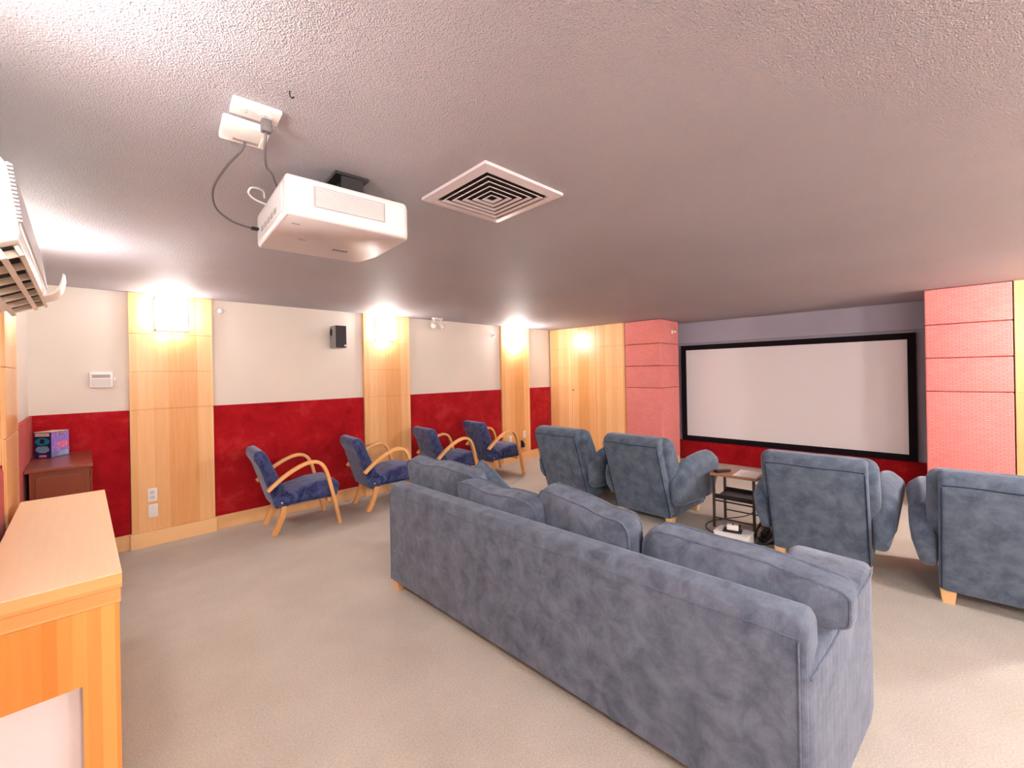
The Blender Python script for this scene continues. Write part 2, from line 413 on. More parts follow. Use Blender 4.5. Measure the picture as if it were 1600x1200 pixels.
# ---- sconces
def sconce(label, loc, rz, glow='glow_left'):
    """local: wall at y=0, lamp projects to -y"""
    t_ = thing('wall_sconce', label, 'wall lamp', loc, rz, 'box sconces high on the pilasters')
    w2, d, h2 = 0.13, 0.105, 0.165
    obj('back_plate', B(-w2, w2, -0.012, -0.001, -h2, h2, 0.002), 'bronze', t_)
    bm = bmesh.new(); box(bm, -w2 + 0.006, w2 - 0.006, -d + 0.003, -0.014, -h2 + 0.008, h2 - 0.004, 0.004)
    obj('diffuser', bm, glow, t_)
    bm = bmesh.new()
    for s in (-1, 1): box(bm, s * (w2 - 0.002) - 0.0035, s * (w2 - 0.002) + 0.0035, -d - 0.002, -d + 0.005, -h2, h2)
    box(bm, -w2, w2, -d - 0.002, -d + 0.005, -h2, -h2 + 0.007)
    for s in (-1, 1): box(bm, s * (w2 - 0.002) - 0.0035, s * (w2 - 0.002) + 0.0035, -d, -0.012, -h2, -h2 + 0.007)
    obj('frame', bm, 'bronze', t_)
    return t_
SZ = 2.25
sconce('glowing box sconce on the pilaster nearest the dark cabinet', (0.632, PF - 0.001, SZ), 0)
sconce('glowing box sconce on the middle pilaster of the left wall', (2.95, PF - 0.001, SZ), 0, 'glow_mid')
sconce('glowing box sconce on the far pilaster beside the cupboard doors', (5.56, PF - 0.001, SZ), 0, 'glow_far')
sconce('glowing box sconce on the pilaster behind the air conditioner', (XB + 0.051, 3.615, SZ - 0.02), pi / 2, 'glow_near')
sconce('glowing box sconce on the back wall between the air conditioner and the camera', (XB + 0.051, 1.12, SZ), pi / 2, 'glow_near')
sconce('glowing box sconce on the back wall to the right of the camera', (XB + 0.051, -1.35, SZ), pi / 2, 'glow_back')
for i, x in enumerate((0.65, 3.0, 5.58)):
    sconce('glowing box sconce on the right wall, %s' % ('near the camera', 'halfway along', 'beside the right cupboard')[i], (x, YR + 0.051, SZ), pi, 'glow_rfar' if i == 2 else 'glow_right')

# ---- built-in cupboards beside the screen recess
def cupboard(label, y0, y1, seams, handle=True):
    t_ = thing('built_in_cupboard', label, 'cupboard', (XP, (y0 + y1) / 2, 0)); c = (y0 + y1) / 2
    obj('carcass', B(0.02, 1.1, y0 - c + 0.004, y1 - c - 0.004, 0.0, H - 0.002), 'maple', t_)
    obj('plinth', B(0.002, 0.0195, y0 - c + 0.002, y1 - c - 0.002, 0.0, BH, 0.002), 'maple_base_y', t_)
    ys = [y0] + seams + [y1]
    for k in range(len(ys) - 1):
        nm = 'door' if k > 0 or not handle else 'fixed_panel'
        d = obj(nm, B(0.010, 0.0195, ys[k] - c + 0.003, ys[k + 1] - c - 0.003, BH + 0.003, H - 0.003), 'maple', t_)
        for a, b in zip([BH + 0.003, J3, J2, J1], [J3, J2, J1, H - 0.003]):
            obj('panel', B(0.0, 0.0105, ys[k] - c + 0.003, ys[k + 1] - c - 0.003, a + 0.002, b - 0.002, 0.0012, 1), 'maple', d)
        if nm == 'door' and k == 1 and handle:
            bm = bmesh.new(); disc_cyl(bm, (-0.012, ys[k + 1] - c - 0.03, 1.27), 0.012, (1, 0, 0), 0.012, 14)
            disc_cyl(bm, (-0.006, ys[k + 1] - c - 0.03, 1.27), 0.006, (1, 0, 0), 0.006, 10)
            obj('lock', bm, 'bronze', d, True)
    return t_
cupboard('floor to ceiling maple cupboard doors left of the left salmon column', 3.757, YL - 0.03, [4.35, 4.89])
cupboard('floor to ceiling maple panels right of the right salmon column', YR + 0.03, -0.60, [-1.6, -1.1], False)

# ---- salmon upholstered columns
def column(label, y0, y1, side):
    c = (y0 + y1) / 2; t_ = thing('upholstered_column', label, 'column', (XP, c, 0)); D = 0.684; h2 = (y1 - y0) / 2
    obj('core', B(0.03, D, -h2 + 0.03, h2 - 0.03, 0, H - 0.002), 'felt', t_)
    for a, b in zip([BH, J3, J2, J1], [J3, J2, J1, H - 0.003]):
        obj('front_pad', B(0.0, 0.034, -h2, h2, a + 0.003, b - 0.003, 0.012, 4), 'salmon', t_, True)
        for s in side:
            y = s * h2
            obj('side_pad', B(0.034, D, min(y, y - s * 0.034), max(y, y - s * 0.034), a + 0.003, b - 0.003, 0.010, 4), 'salmon', t_, True)
    obj('baseboard', B(0.008, D, -h2 + 0.006, h2 - 0.006, 0, BH, 0.003), 'maple_base_y', t_)
    return t_
column('salmon pink padded column left of the screen', 3.111, 3.752, (-1, 1))
column('salmon pink padded column right of the screen', -0.594, 0.044, (-1, 1))

# ---- projection screen
s0, s1, z0, z1, fx = 0.135, 3.225, 0.352, 2.045, XS - 0.055
t = thing('projection_screen', 'white projection screen in a wide black velvet frame', 'screen', (XS - 0.023, (s0 + s1) / 2, z0)); c = (s0 + s1) / 2
fw = 0.085
bm = bmesh.new(); d0, d1 = -0.030, -0.001
def frame_piece(p0, p1, p2, p3):
    b_ = bmesh.new()
    vv = [b_.verts.new((d0, *p)) for p in (p0, p1, p2, p3)] + [b_.verts.new((d1, *p)) for p in (p0, p1, p2, p3)]
    b_.faces.new(vv[:4]); b_.faces.new(vv[4:][::-1])
    for k in range(4): b_.faces.new((vv[k], vv[(k + 1) % 4], vv[4 + (k + 1) % 4], vv[4 + k]))
    return b_
a0, a1, hh = s0 - c, s1 - c, z1 - z0
obj('frame_rail', frame_piece((a0, 0), (a1, 0), (a1 - fw, fw), (a0 + fw, fw)), 'black_felt', t)
obj('frame_rail', frame_piece((a0, hh), (a0 + fw, hh - fw), (a1 - fw, hh - fw), (a1, hh)), 'black_felt', t)
obj('frame_rail', frame_piece((a0, 0), (a0 + fw, fw), (a0 + fw, hh - fw), (a0, hh)), 'black_felt', t)
obj('frame_rail', frame_piece((a1, 0), (a1, hh), (a1 - fw, hh - fw), (a1 - fw, fw)), 'black_felt', t)
obj('screen_surface', B(-0.016, -0.003, a0 + fw - 0.01, a1 - fw + 0.01, fw - 0.01, hh - fw + 0.01), 'screen', t)

# ================================================================ SOFA
SX, SY = 1.62, 1.615
sofa = thing('sofa', 'long slate blue corduroy sofa seen from behind, with four loose back cushions', 'sofa', (SX, SY, 0))
L = 1.322                                                     # half length of the back
prof = rpoly([(0.0, 0.075), (0.0, 0.73), (0.015, 0.788), (0.12, 0.80), (0.19, 0.74), (0.22, 0.45), (0.22, 0.075)], [0.015, 0.06, 0.03, 0.06, 0.06, 0.1, 0.01], 5)
obj('back', slab(prof, -L, L, 0.028), 'slate_velvet', sofa, True)
bm = bmesh.new()
for s in (-1, 1): tube(bm, [(-0.001, s * (L - 0.025), z) for z in (0.08, 0.3, 0.5, 0.72)] , 0.0035, 6)
tube(bm, [(-0.001, -L + 0.025 + 2 * (L - 0.025) * k / 20, 0.728 + 0.004 * math.sin(k * 1.3)) for k in range(21)], 0.003, 6)
obj('seam', bm, 'piping', sofa, True)
obj('base', B(0.225, 0.90, -L + 0.10, L - 0.10, 0.075, 0.30, 0.02), 'slate_velvet', sofa, True)
def arm(s):
    rings = []; rail = []
    for x, zt, fl, k in ((0.004, 0.60, 0.004, 0.03), (0.02, 0.63, -0.002, 0.0), (0.13, 0.64, -0.016, 0), (0.25, 0.665, -0.035, 0), (0.38, 0.695, -0.052, 0), (0.6, 0.715, -0.075, 0), (0.75, 0.725, -0.09, 0), (0.86, 0.725, -0.09, 0.0), (0.90, 0.71, -0.075, 0.02), (0.92, 0.68, -0.05, 0.05)):
        yo = -L + fl; yi = yo + 0.17 + 0.15 * min(1, x / 0.7)
        q = rpoly([(yo + k, 0.075), (yo + k, zt), (yi - k, zt + 0.012), (yi - k, 0.075)], [0.01, 0.035, 0.07, 0.01], 5)
        rings.append([Vector((x, p.x if s < 0 else -p.x, p.y)) for p in q])
        if k < 0.03: rail.append((x, (yo - 0.001) * (1 if s < 0 else -1), zt - 0.028))
    a_ = obj('arm', loft(bmesh.new(), rings), 'slate_velvet', sofa, True, angle=60)
    obj('piping', tube(bmesh.new(), spline(rail, 5), 0.005, 6), 'piping', a_, True)
arm(-1); arm(1)
for k in range(3):
    y0_ = -1.06 + k * 0.7067
    obj('seat_cushion', B(0.22, 0.96, y0_ + 0.004, y0_ + 0.7027, 0.30, 0.455, 0.05, 4), 'slate_velvet', sofa, True)
for k, (y0_, y1_, h_, zc, tilt, roll, yaw, xc) in enumerate((
        (2.24, 2.96, 0.54, 0.680, -0.20, 0.04, 0.12, 0.310), (1.60, 2.34, 0.50, 0.632, -0.20, 0.01, -0.03, 0.272),
        (1.045, 1.655, 0.52, 0.670, -0.22, 0.12, -0.12, 0.325), (0.214, 1.005, 0.46, 0.630, -0.12, 0.035, -0.03, 0.335))):
    W_ = y1_ - y0_
    cu = obj('back_cushion', cushion(W_, h_, 0.23, 0.47, 0.12 if k == 3 else 0.06, 18, k, 0.006, 0.055 if k == 3 else 0), 'slate_velvet', sofa, True, (xc, (y0_ + y1_) / 2 - SY, zc), (roll, tilt, yaw), 60)
    obj('piping', cushion_piping(W_, h_, 0.23, 0.47, 0.12 if k == 3 else 0.06, 0.0065, 0.006, k, 0.055 if k == 3 else 0), 'piping', cu, True)
def foot(cx, cy, h=0.078, w0=0.075, w1=0.058):
    bm = bmesh.new(); rr = []
    for z, ww in ((0, w1), (h, w0)):
        rr.append([Vector((cx + p.x, cy + p.y, z)) for p in rpoly([(-ww / 2, -ww / 2), (ww / 2, -ww / 2), (ww / 2, ww / 2), (-ww / 2, ww / 2)], 0.008, 2)])
    return loft(bm, rr)
for sx_ in (0.05, 0.86):
    for sy_ in (-1, 1): obj('foot', foot(sx_, sy_ * (L - 0.05)), 'foot', sofa)
pil = thing('throw_pillow', 'small slate blue throw pillow standing on a corner at the far end of the sofa', 'pillow', (2.21, 2.50, 0.705), rot=(0.80, -0.20, 0.35))
obj('pillow_body', cushion(0.35, 0.35, 0.14, 0.12, 0.02, 14, 9, 0.003), 'recliner_velvet', pil, True, angle=80)
obj('piping', cushion_piping(0.35, 0.35, 0.14, 0.12, 0.02, 0.004, 0.003, 9), 'piping', pil, True)

# ================================================================ RECLINERS
def make_recliner(label, loc, rz):
    r = thing('recliner', label, 'armchair', loc, rz, 'blue recliners facing the screen')
    hw = 0.325
    obj('base', B(0.03, 0.80, -hw + 0.01, hw - 0.01, 0.095, 0.34, 0.02), 'recliner_velvet', r, True)
    prof = rpoly([(0.0, 0.095), (-0.245, 0.80), (-0.255, 0.895), (-0.17, 0.945), (-0.08, 0.92), (0.09, 0.42), (0.10, 0.095)], [0.02, 0.08, 0.06, 0.08, 0.06, 0.1, 0.02], 6)
    bk = obj('back', slab(prof, -hw, hw, 0.035, 5), 'recliner_velvet', r, True)
    bm = bmesh.new()
    tube(bm, [(-0.2475, -hw + 0.014 + (2 * hw - 0.028) * k / 10, 0.852 + 0.003 * math.sin(k)) for k in range(11)], 0.0055, 6)
    for s in (-1, 1): tube(bm, [(-0.001 - 0.245 * (z - 0.095) / 0.705, s * (hw - 0.012), z) for z in (0.11, 0.4, 0.78, 0.84)], 0.004, 6)
    obj('seam', bm, 'seam_shade', bk, True)  # raised tubes, coloured dark as a shaded groove
    prof = rpoly([(-0.03, 0.44), (-0.155, 0.78), (-0.165, 0.905), (-0.09, 0.94), (0.0, 0.91), (0.10, 0.72), (0.21, 0.45)], [0.06, 0.1, 0.06, 0.06, 0.08, 0.2, 0.08], 6)
    obj('back_cushion', slab(prof, -hw - 0.055, hw + 0.055, 0.075, 6), 'recliner_velvet', r, True)
    prof = rpoly([(0.12, 0.34), (0.12, 0.46), (0.80, 0.50), (0.86, 0.44), (0.84, 0.34)], [0.05, 0.05, 0.07, 0.06, 0.04], 5)
    obj('seat_cushion', slab(prof, -hw + 0.03, hw - 0.03, 0.04), 'recliner_velvet', r, True)
    obj('footrest', B(0.805, 0.86, -hw + 0.02, hw - 0.02, 0.11, 0.33, 0.025, 3), 'recliner_velvet', r, True)
    for s in (-1, 1):
        rings = []
        for x, yi, yo, zb, zt, k in ((-0.055, 0.345, 0.395, 0.34, 0.49, 0.03), (-0.04, 0.33, 0.435, 0.28, 0.535, 0.045), (0.015, 0.32, 0.463, 0.24, 0.59, 0.055),
                                     (0.16, 0.31, 0.468, 0.225, 0.65, 0.065), 
(0.34, 0.30, 0.465, 0.22, 0.69, 0.08), (0.56, 0.30, 0.485, 0.22, 0.71, 0.09),
                                     (0.70, 0.30, 0.485, 0.22, 0.705, 0.09), (0.78, 0.305, 0.475, 0.23, 0.68, 0.08), (0.82, 0.32, 0.46, 0.26, 0.62, 0.07), (0.835, 0.36, 0.43, 0.34, 0.55, 0.03)):
            bul = 0.03 if 0.1 < x < 0.8 else 0.01
            q = rpoly([(yi + 0.01, zb), (yi, zt - 0.02), ((yi + yo) / 2, zt + bul), (yo + 0.01, zt - 0.06), (yo - 0.005, zt - 0.19), (yo - 0.05, zb)], [0.04, k, 0.1, k, 0.1, 0.05], 5)
            rings.append([Vector((x, s * p.x, p.y)) for p in q])
        obj('arm', loft(bmesh.new(), rings), 'recliner_velvet', r, True, angle=70)
    for sx_ in (0.065, 0.76):
        for sy_ in (-1, 1): obj('foot', foot(sx_, sy_ * (hw - (0.045 if sx_ < 0.5 else 0.10)), 0.10, 0.085, 0.06), 'foot', r)
    return r
rec = make_recliner('dark blue velvet recliner farthest left, standing before the cupboard doors', (4.235, 3.235, 0), math.radians(-2))
g = 'blue recliners facing the screen'
dup(rec, (4.195, 2.212, 0), math.radians(-3), 'dark blue velvet recliner left of the small side table', g)
dup(rec, (4.125, 0.655, 0), math.radians(0), 'dark blue velvet recliner right of the small side table, back turned square to the camera', g)
dup(rec, (4.06, -0.345, 0), math.radians(1), 'dark blue velvet recliner cut off by the right frame edge, before the right salmon column', g)

# ================================================================ BENTWOOD ARMCHAIRS
def strap(pts, w_, th):
    """flat bent band in the xz plane, width along y"""
    bm = bmesh.new(); P = [Vector(p) for p in pts]; rings = []
    for i, p in enumerate(P):
        a = P[max(i - 1, 0)]; b = P[min(i + 1, len(P) - 1)]; T = (b - a).normalized(); nn = Vector((-T.z, 0, T.x))
        q = rpoly([(-w_ / 2, -th / 2), (w_ / 2, -th / 2), (w_ / 2, th / 2), (-w_ / 2, th / 2)], 0.006, 2)
        rings.append([p + Vector((0, c2.x, 0)) + nn * c2.y for c2 in q])
    return loft(bm, rings)
def make_chair(label, loc, rz):
    """local origin on the floor midway between the rear feet, +x forward"""
    r = thing('bentwood_armchair', label, 'armchair', loc, rz, 'bentwood armchairs along the left wall')
    st = rpoly([(0.10, 0.275), (0.10, 0.405), (0.40, 0.475), (0.60, 0.48), (0.665, 0.42), (0.63, 0.285)], [0.03, 0.04, 0.2, 0.06, 0.06, 0.03], 6)
    obj('seat', slab(st, -0.245, 0.245, 0.035, 5), 'navy_velvet', r, True)
    bk = rpoly([(0.02, 0.265), (-0.115, 0.70), (-0.165, 0.79), (-0.165, 0.87), (-0.085, 0.885), (-0.035, 0.80), (0.09, 0.50), (0.16, 0.40), (0.15, 0.27)], [0.03, 0.15, 0.05, 0.05, 0.05, 0.1, 0.2, 0.08, 0.03], 6)
    bko = obj('backrest', slab(bk, -0.25, 0.25, 0.03, 5), 'navy_velvet', r, True)
    for s in (-1, 1):
        bm = bmesh.new(); disc_cyl(bm, (0.075, s * 0.248, 0.325), 0.009, (0, s, 0), 0.006, 12); obj('bolt', bm, 'light_grey', bko, True)
    path = spline([(-0.06, 0, 0.475), (0.06, 0, 0.575), (0.20, 0, 0.66), (0.33, 0, 0.705), (0.43, 0, 0.69), (0.495, 0, 0.60), (0.55, 0, 0.40), (0.595, 0, 0.2), (0.635, 0, 0.0)], 6)
    for s in (-1, 1):
        obj('arm', strap([(p.x, s * 0.288, p.z) for p in path], 0.055, 0.034), 'bentwood', r, True)
        leg = spline([(0.10, 0, 0.285), (0.085, 0, 0.20), (0.05, 0, 0.10), (0.0, 0, 0.0)], 5)
        obj('leg', strap([(p.x, s * 0.225, p.z) for p in leg], 0.042, 0.052), 'bentwood', r, True)
    obj('stretcher', B(0.085, 0.115, -0.205, 0.205, 0.235, 0.275, 0.004), 'bentwood', r)
    obj('cross_rail', B(0.52, 0.55, -0.262, 0.262, 0.25, 0.285, 0.004), 'bentwood', r)
    obj('rear_rail', B(-0.02, 0.01, -0.262, 0.262, 0.50, 0.53, 0.004), 'bentwood', r)
    return r
A = math.radians(-5)
ch = make_chair('navy velvet armchair with bent beech arms, nearest the camera along the left wall', (1.372, 5.00, 0), A)
g = 'bentwood armchairs along the left wall'
dup(ch, (2.385, 4.99, 0), A, 'navy velvet bentwood armchair before the middle pilaster', g)
dup(ch, (3.43, 5.00, 0), A, 'navy velvet bentwood armchair partly behind the sofa cushion, third from the camera', g)
dup(ch, (4.34, 5.00, 0), A, 'navy velvet bentwood armchair beside the far pilaster, farthest from the camera', g)

# ================================================================ DESK, CABINET, GAME BOX
dz = 0.95
dk = thing('console_desk', 'maple console desk in the near left corner with a thick two band edge', 'desk', (XB + 0.02, 2.79, 0))
dy0, dy1, dxr = 2.0 - 2.79, 3.575 - 2.79, 0.09 - (XB + 0.02)
dx0 = 0.056
obj('top', B(dx0, dxr, dy0, dy1, dz - 0.006, dz, 0.001, 1), 'desk_top', dk)
obj('upper_band', B(dx0, dxr, dy0, dy1, dz - 0.053, dz - 0.0065, 0.001, 1), 'desk_band', dk)
obj('lower_band', B(dx0, dxr - 0.004, dy0 + 0.004, dy1 - 0.004, dz - 0.104, dz - 0.0535, 0.002, 1), 'desk_band', dk)
def desk_end(y):
    """end panel: apron with an open knee hole, right leg and left leg"""
    bm = bmesh.new(); box(bm, dx0, dxr - 0.008, y, y + 0.03, 0.60, dz - 0.105); box(bm, dxr - 0.10, dxr - 0.008, y, y + 0.03, 0, 0.60); box(bm, dx0, dx0 + 0.03, y, y + 0.03, 0, 0.60)
    return bm
obj('end_panel', desk_end(dy0 + 0.008), 'desk', dk); obj('end_panel', B(dx0, dxr - 0.008, dy1 - 0.038, dy1 - 0.008, 0, dz - 0.105), 'desk', dk)
obj('front_panel', B(dxr - 0.03, dxr - 0.008, dy0 + 0.039, dy1 - 0.039, 0.0, dz - 0.105), 'desk', dk)
bb = thing('white_board', 'white board leaning inside the open end of the maple desk', 'board', (XB + 0.23, 2.055, 0))
obj('sheet', B(-0.145, 0.135, 0.0, 0.012, 0.0, 0.66), 'paper', bb)

cz = 0.985
cb2 = thing('storage_cabinet', 'dark mahogany cabinet in the corner behind the desk', 'cabinet', (-0.115, 4.97, 0))
obj('carcass', B(-0.155, 0.15, -0.415, 0.43, 0.0, cz - 0.027), 'mahogany', cb2)
obj('top', B(-0.18, 0.168, -0.44, 0.445, cz - 0.026, cz, 0.006, 2), 'mahogany', cb2)
obj('door', B(-0.125, 0.12, -0.432, -0.416, 0.06, cz - 0.06, 0.003), 'mahogany', cb2)
obj('door', B(0.151, 0.163, -0.38, 0.40, 0.06, cz - 0.06, 0.003), 'mahogany', cb2)

gb = thing('game_case', 'boxed game case with navy and violet printed faces on the dark cabinet', 'box', (-0.182 - 0.125 * math.cos(math.radians(-39)), 5.127 - 0.125 * math.sin(math.radians(-39)), cz), math.radians(-39))
def quadpt(a0_, a1_, z0_, z1_, face):
    bm = bmesh.new()
    if face == 'f': box(bm, a0_ * 0.833, a1_ * 0.833, -0.0012, 0.0006, z0_, z1_)
    else: box(bm, gw - 0.0006, gw + 0.0012, a0_ * 0.533, a1_ * 0.533, z0_, z1_)
    return bm
gw, gd, gh = 0.125, 0.16, 0.209
obj('case', B(0, gw, 0, gd, 0.0005, gh, 0.002, 1), 'ink_blue', gb)
obj('lid', B(0, gw, 0, gd, gh, gh + 0.004), 'ink_cream', gb)
obj('printed_cover', quadpt(0.006, 0.294, 0.004, gh - 0.004, 's'), 'ink_violet', gb)
def decal(bm, name, mat): obj(name, bm, mat, gb)
for z in (0.178, 0.192): decal(quadpt(0.012, 0.136, z, z + 0.010, 'f'), 'title_band', 'ink_cream')
bm = bmesh.new(); loft(bm, [[Vector((gw / 2 + 0.052 * math.cos(k / 24 * 2 * pi), y, 0.135 + 0.032 * math.sin(k / 24 * 2 * pi))) for k in range(24)] for y in (-0.0016, 0.0004)]); decal(bm, 'oval_picture', 'ink_teal')
bm = bmesh.new(); loft(bm, [[Vector((gw / 2 + 0.018 * math.cos(k / 16 * 2 * pi), y, 0.138 + 0.02 * math.sin(k / 16 * 2 * pi))) for k in range(16)] for y in (-0.0022, 0.0004)]); decal(bm, 'dark_spot', 'ink_dark')
for k, (a0_, a1_) in enumerate(((0.03, 0.12), (0.02, 0.13), (0.014, 0.134), (0.02, 0.13), (0.04, 0.11))): decal(quadpt(a0_, a1_, 0.088 - k * 0.011, 0.095 - k * 0.011, 'f'), 'text_line', 'ink_pale')
decal(quadpt(0.045, 0.11, 0.008, 0.026, 'f'), 'small_picture', 'ink_pink')
for z in (0.180, 0.194): decal(quadpt(0.10, 0.22, z, z + 0.009, 's'), 'title_band', 'ink_cream')
decal(quadpt(0.11, 0.27, 0.075, 0.125, 's'), 'picture_block', 'ink_pink'); decal(quadpt(0.012, 0.285, 0.012, 0.048, 's'), 'pale_lettering', 'ink_pale')

# ================================================================ AIR CONDITIONER
acy0, acy1 = 1.75, 3.02
ac = thing('air_conditioner', 'large white wall mounted air conditioner with its louvre open', 'air conditioner', (XB, (acy0 + acy1) / 2, 1.93)); c = (acy0 + acy1) / 2
e0, e1 = acy0 - c, acy1 - c
prof = rpoly([(0.002, 0.0), (0.002, 0.325), (0.13, 0.325), (0.185, 0.275), (0.208, 0.09), (0.205, 0.065), (0.07, 0.0)], [0.01, 0.01, 0.06, 0.06, 0.02, 0.01, 0.02], 4)
obj('body', slab(prof, e0, e1, 0.010), 'white_plastic', ac, True)
gr = obj('front_grille', slab(rpoly([(0.180, 0.275), (0.203, 0.10), (0.210, 0.102), (0.190, 0.28)], 0.003, 1), e0 + 0.02, e1 - 0.03, 0.002, 2), 'white_plastic', ac)
for k in range(15):
    z = 0.115 + k * 0.0105
    x = 0.2085 - (z - 0.102) * 0.112
    obj('slat', B(x - 0.004, x + 0.006, e0 - 0.001, e1 - 0.04, z, z + 0.005), 'light_grey', gr)
u0, u1 = Vector((0.204, 0.062)), Vector((0.075, 0.0)); ud = (u1 - u0).normalized(); un = Vector((-ud.y, ud.x))
if un.y > 0: un = -un
def under(s0_, s1_, d0_, d1_): return [u0 + ud * s0_ + un * d0_, u0 + ud * s1_ + un * d0_, u0 + ud * s1_ + un * d1_, u0 + ud * s0_ + un * d1_]
obj('outlet_shade_plate', slab(under(0.012, 0.115, 0.0005, 0.004), e0 + 0.05, e1 - 0.05, 0.001, 1), 'recess_shade', ac)  # thin dark plate; the outlet's inner shade is put into its colour
for k in range(7):
    y = e0 + 0.08 + k * (e1 - e0 - 0.16) / 6
    obj('vane', slab(under(0.014, 0.112, 0.002, 0.024), y - 0.005, y + 0.005, 0.001, 1), 'cream_plastic', ac)
for s0_, s1_ in ((0.004, 0.014), (0.038, 0.052), (0.112, 0.128)):
    obj('outlet_blade', slab(under(s0_, s1_, 0.002, 0.030), e0 + 0.04, e1 - 0.04, 0.002, 1), 'cream_plastic', ac)
fl = [(0.195, 0.055), (0.235, 0.072), (0.262, 0.11), (0.274, 0.165)]
sp_ = spline([(x, 0, z) for x, z in fl], 5)
pr_ = [Vector((p.x, p.z)) for p in sp_] + [Vector((p.x - 0.008, p.z + 0.006)) for p in sp_[::-1]]
obj('flap', slab(pr_, e1 - 0.22, e1 - 0.004, 0.002, 1), 'white_plastic', ac, True)

# ================================================================ PROJECTOR
pj = thing('projector', 'white projector hanging upside down from the ceiling on a black bracket', 'projector', (0.79, 1.885, 2.2), math.radians(-5))
plan = rpoly([(-0.245, -0.265), (0.225, -0.265), (0.25, -0.23), (0.25, 0.10), (0.215, 0.265), (-0.245, 0.265)], [0.012, 0.03, 0.05, 0.15, 0.06, 0.012], 6)
bm = bmesh.new(); rings = []
for z, d in ((0.0, 0.011), (0.003, 0.006), (0.009, 0.002), (0.02, 0.0), (0.13, 0.0), (0.144, 0.003), (0.15, 0.010)):
    rings.append([Vector((p.x, p.y, z)) for p in inset(plan, d)])
body = obj('body', loft(bm, rings), 'projector_white', pj, True, angle=50)
rp = obj('rear_panel', B(-0.2475, -0.244, -0.21, 0.21, 0.028, 0.125, 0.0015, 1), 'light_grey', pj)
for k in range(5): obj('socket', B(-0.2495, -0.247, -0.13 + k * 0.06, -0.09 + k * 0.06, 0.042, 0.062), 'grey_plastic', rp)
sg = obj('side_grille', B(-0.15, 0.13, -0.2668, -0.264, 0.045, 0.125, 0.001, 1), 'grey_plastic', pj)
for k in range(11): obj('slat', B(-0.143, 0.123, -0.2700, -0.2665, 0.050 + k * 0.0065, 0.0535 + k * 0.0065), 'projector_white', sg)
obj('side_door', B(0.145, 0.21, -0.2665, -0.264, 0.03, 0.13, 0.001, 1), 'projector_white', pj)
bm = bmesh.new(); disc_cyl(bm, (0.235, 0.06, 0.075), 0.06, (1, 0, 0), 0.035, 24, 0.055); obj('lens', bm, 'black', pj, True)
for x, y in ((0.15, -0.2), (-0.2, -0.2), (0.15, 0.2)):
    bm = bmesh.new(); disc_cyl(bm, (x, y, 0.15), 0.016, (0, 0, 1), 0.014, 14); obj('adjuster_foot', bm, 'white_plastic', pj, True)
for x, y in ((-0.19, -0.17), (-0.12, 0.02)):
    obj('vent_mark', B(x - 0.014, x + 0.014, y - 0.004, y + 0.004, -0.0015, 0.001), 'grey_plastic', pj)
for k in range(5): obj('emblem', B(0.03 + k * 0.014, 0.040 + k * 0.014, 0.085, 0.10, -0.0015, 0.001), 'bronze', pj)
mt = obj('ceiling_bracket', B(-0.10, 0.10, -0.10, 0.10, 0.151, 0.160, 0.002), 'dark_metal', pj)
mt.location = (0.03, -0.085, 0)
for q in (-1, 1): obj('side_bracket', B(-0.045, 0.045, q * 0.086 - 0.004, q * 0.086 + 0.004, 0.16, 0.235), 'black', mt)
bm = bmesh.new(); disc_cyl(bm, (0, 0, 0.16), 0.03, (0, 0, 1), 0.08, 16); obj('stem', bm, 'black', mt, True)
obj('ceiling_plate', B(-0.07, 0.07, -0.095, 0.095, 0.237, 0.2485, 0.003), 'black', mt)
for s in (-1, 1):
    for q in (-1, 1): obj('spider_arm', tube(bmesh.new(), [(s * 0.09, q * 0.09, 0.155), (s * 0.13, q * 0.14, 0.158), (s * 0.15, q * 0.16, 0.152)], 0.006, 6), 'dark_metal', mt, True)

# ---- wall plates on the ceiling and their leads
RZ = math.radians(-6)
p1 = thing('ceiling_outlet', 'white outlet plate on the ceiling, farther from the projector, with a plug in it', 'outlet', (0.394, 1.492, H), RZ)
obj('plate', B(-0.066, 0.066, -0.043, 0.043, -0.014, -0.0005, 0.004, 2), 'white_plastic', p1, True)
for x in (-0.025, 0.027):
    bm = bmesh.new(); disc_cyl(bm, (x, 0.0, -0.0165), 0.017, (0, 0, 1), 0.003, 18); so = obj('socket', bm, 'white_plastic', p1, True)
    for y in (-0.006, 0.006): obj('slot', B(x - 0.005, x + 0.003, y - 0.0012, y + 0.0012, -0.0172, -0.016), 'grey_plastic', so)
p2 = thing('ceiling_junction_box', 'square white surface box on the ceiling with a cable slot, nearer the projector', 'outlet', (0.396, 1.634, H), RZ)
obj('plate', B(-0.067, 0.067, -0.066, 0.066, -0.026, -0.0005, 0.006, 2), 'white_plastic', p2, True)
obj('slot', B(-0.03, 0.045, 0.028, 0.044, -0.0275, -0.0255), 'grey_plastic', p2)
obj('cover_lip', B(0.048, 0.060, -0.02, 0.05, -0.029, -0.0255, 0.001, 1), 'cream_plastic', p2)

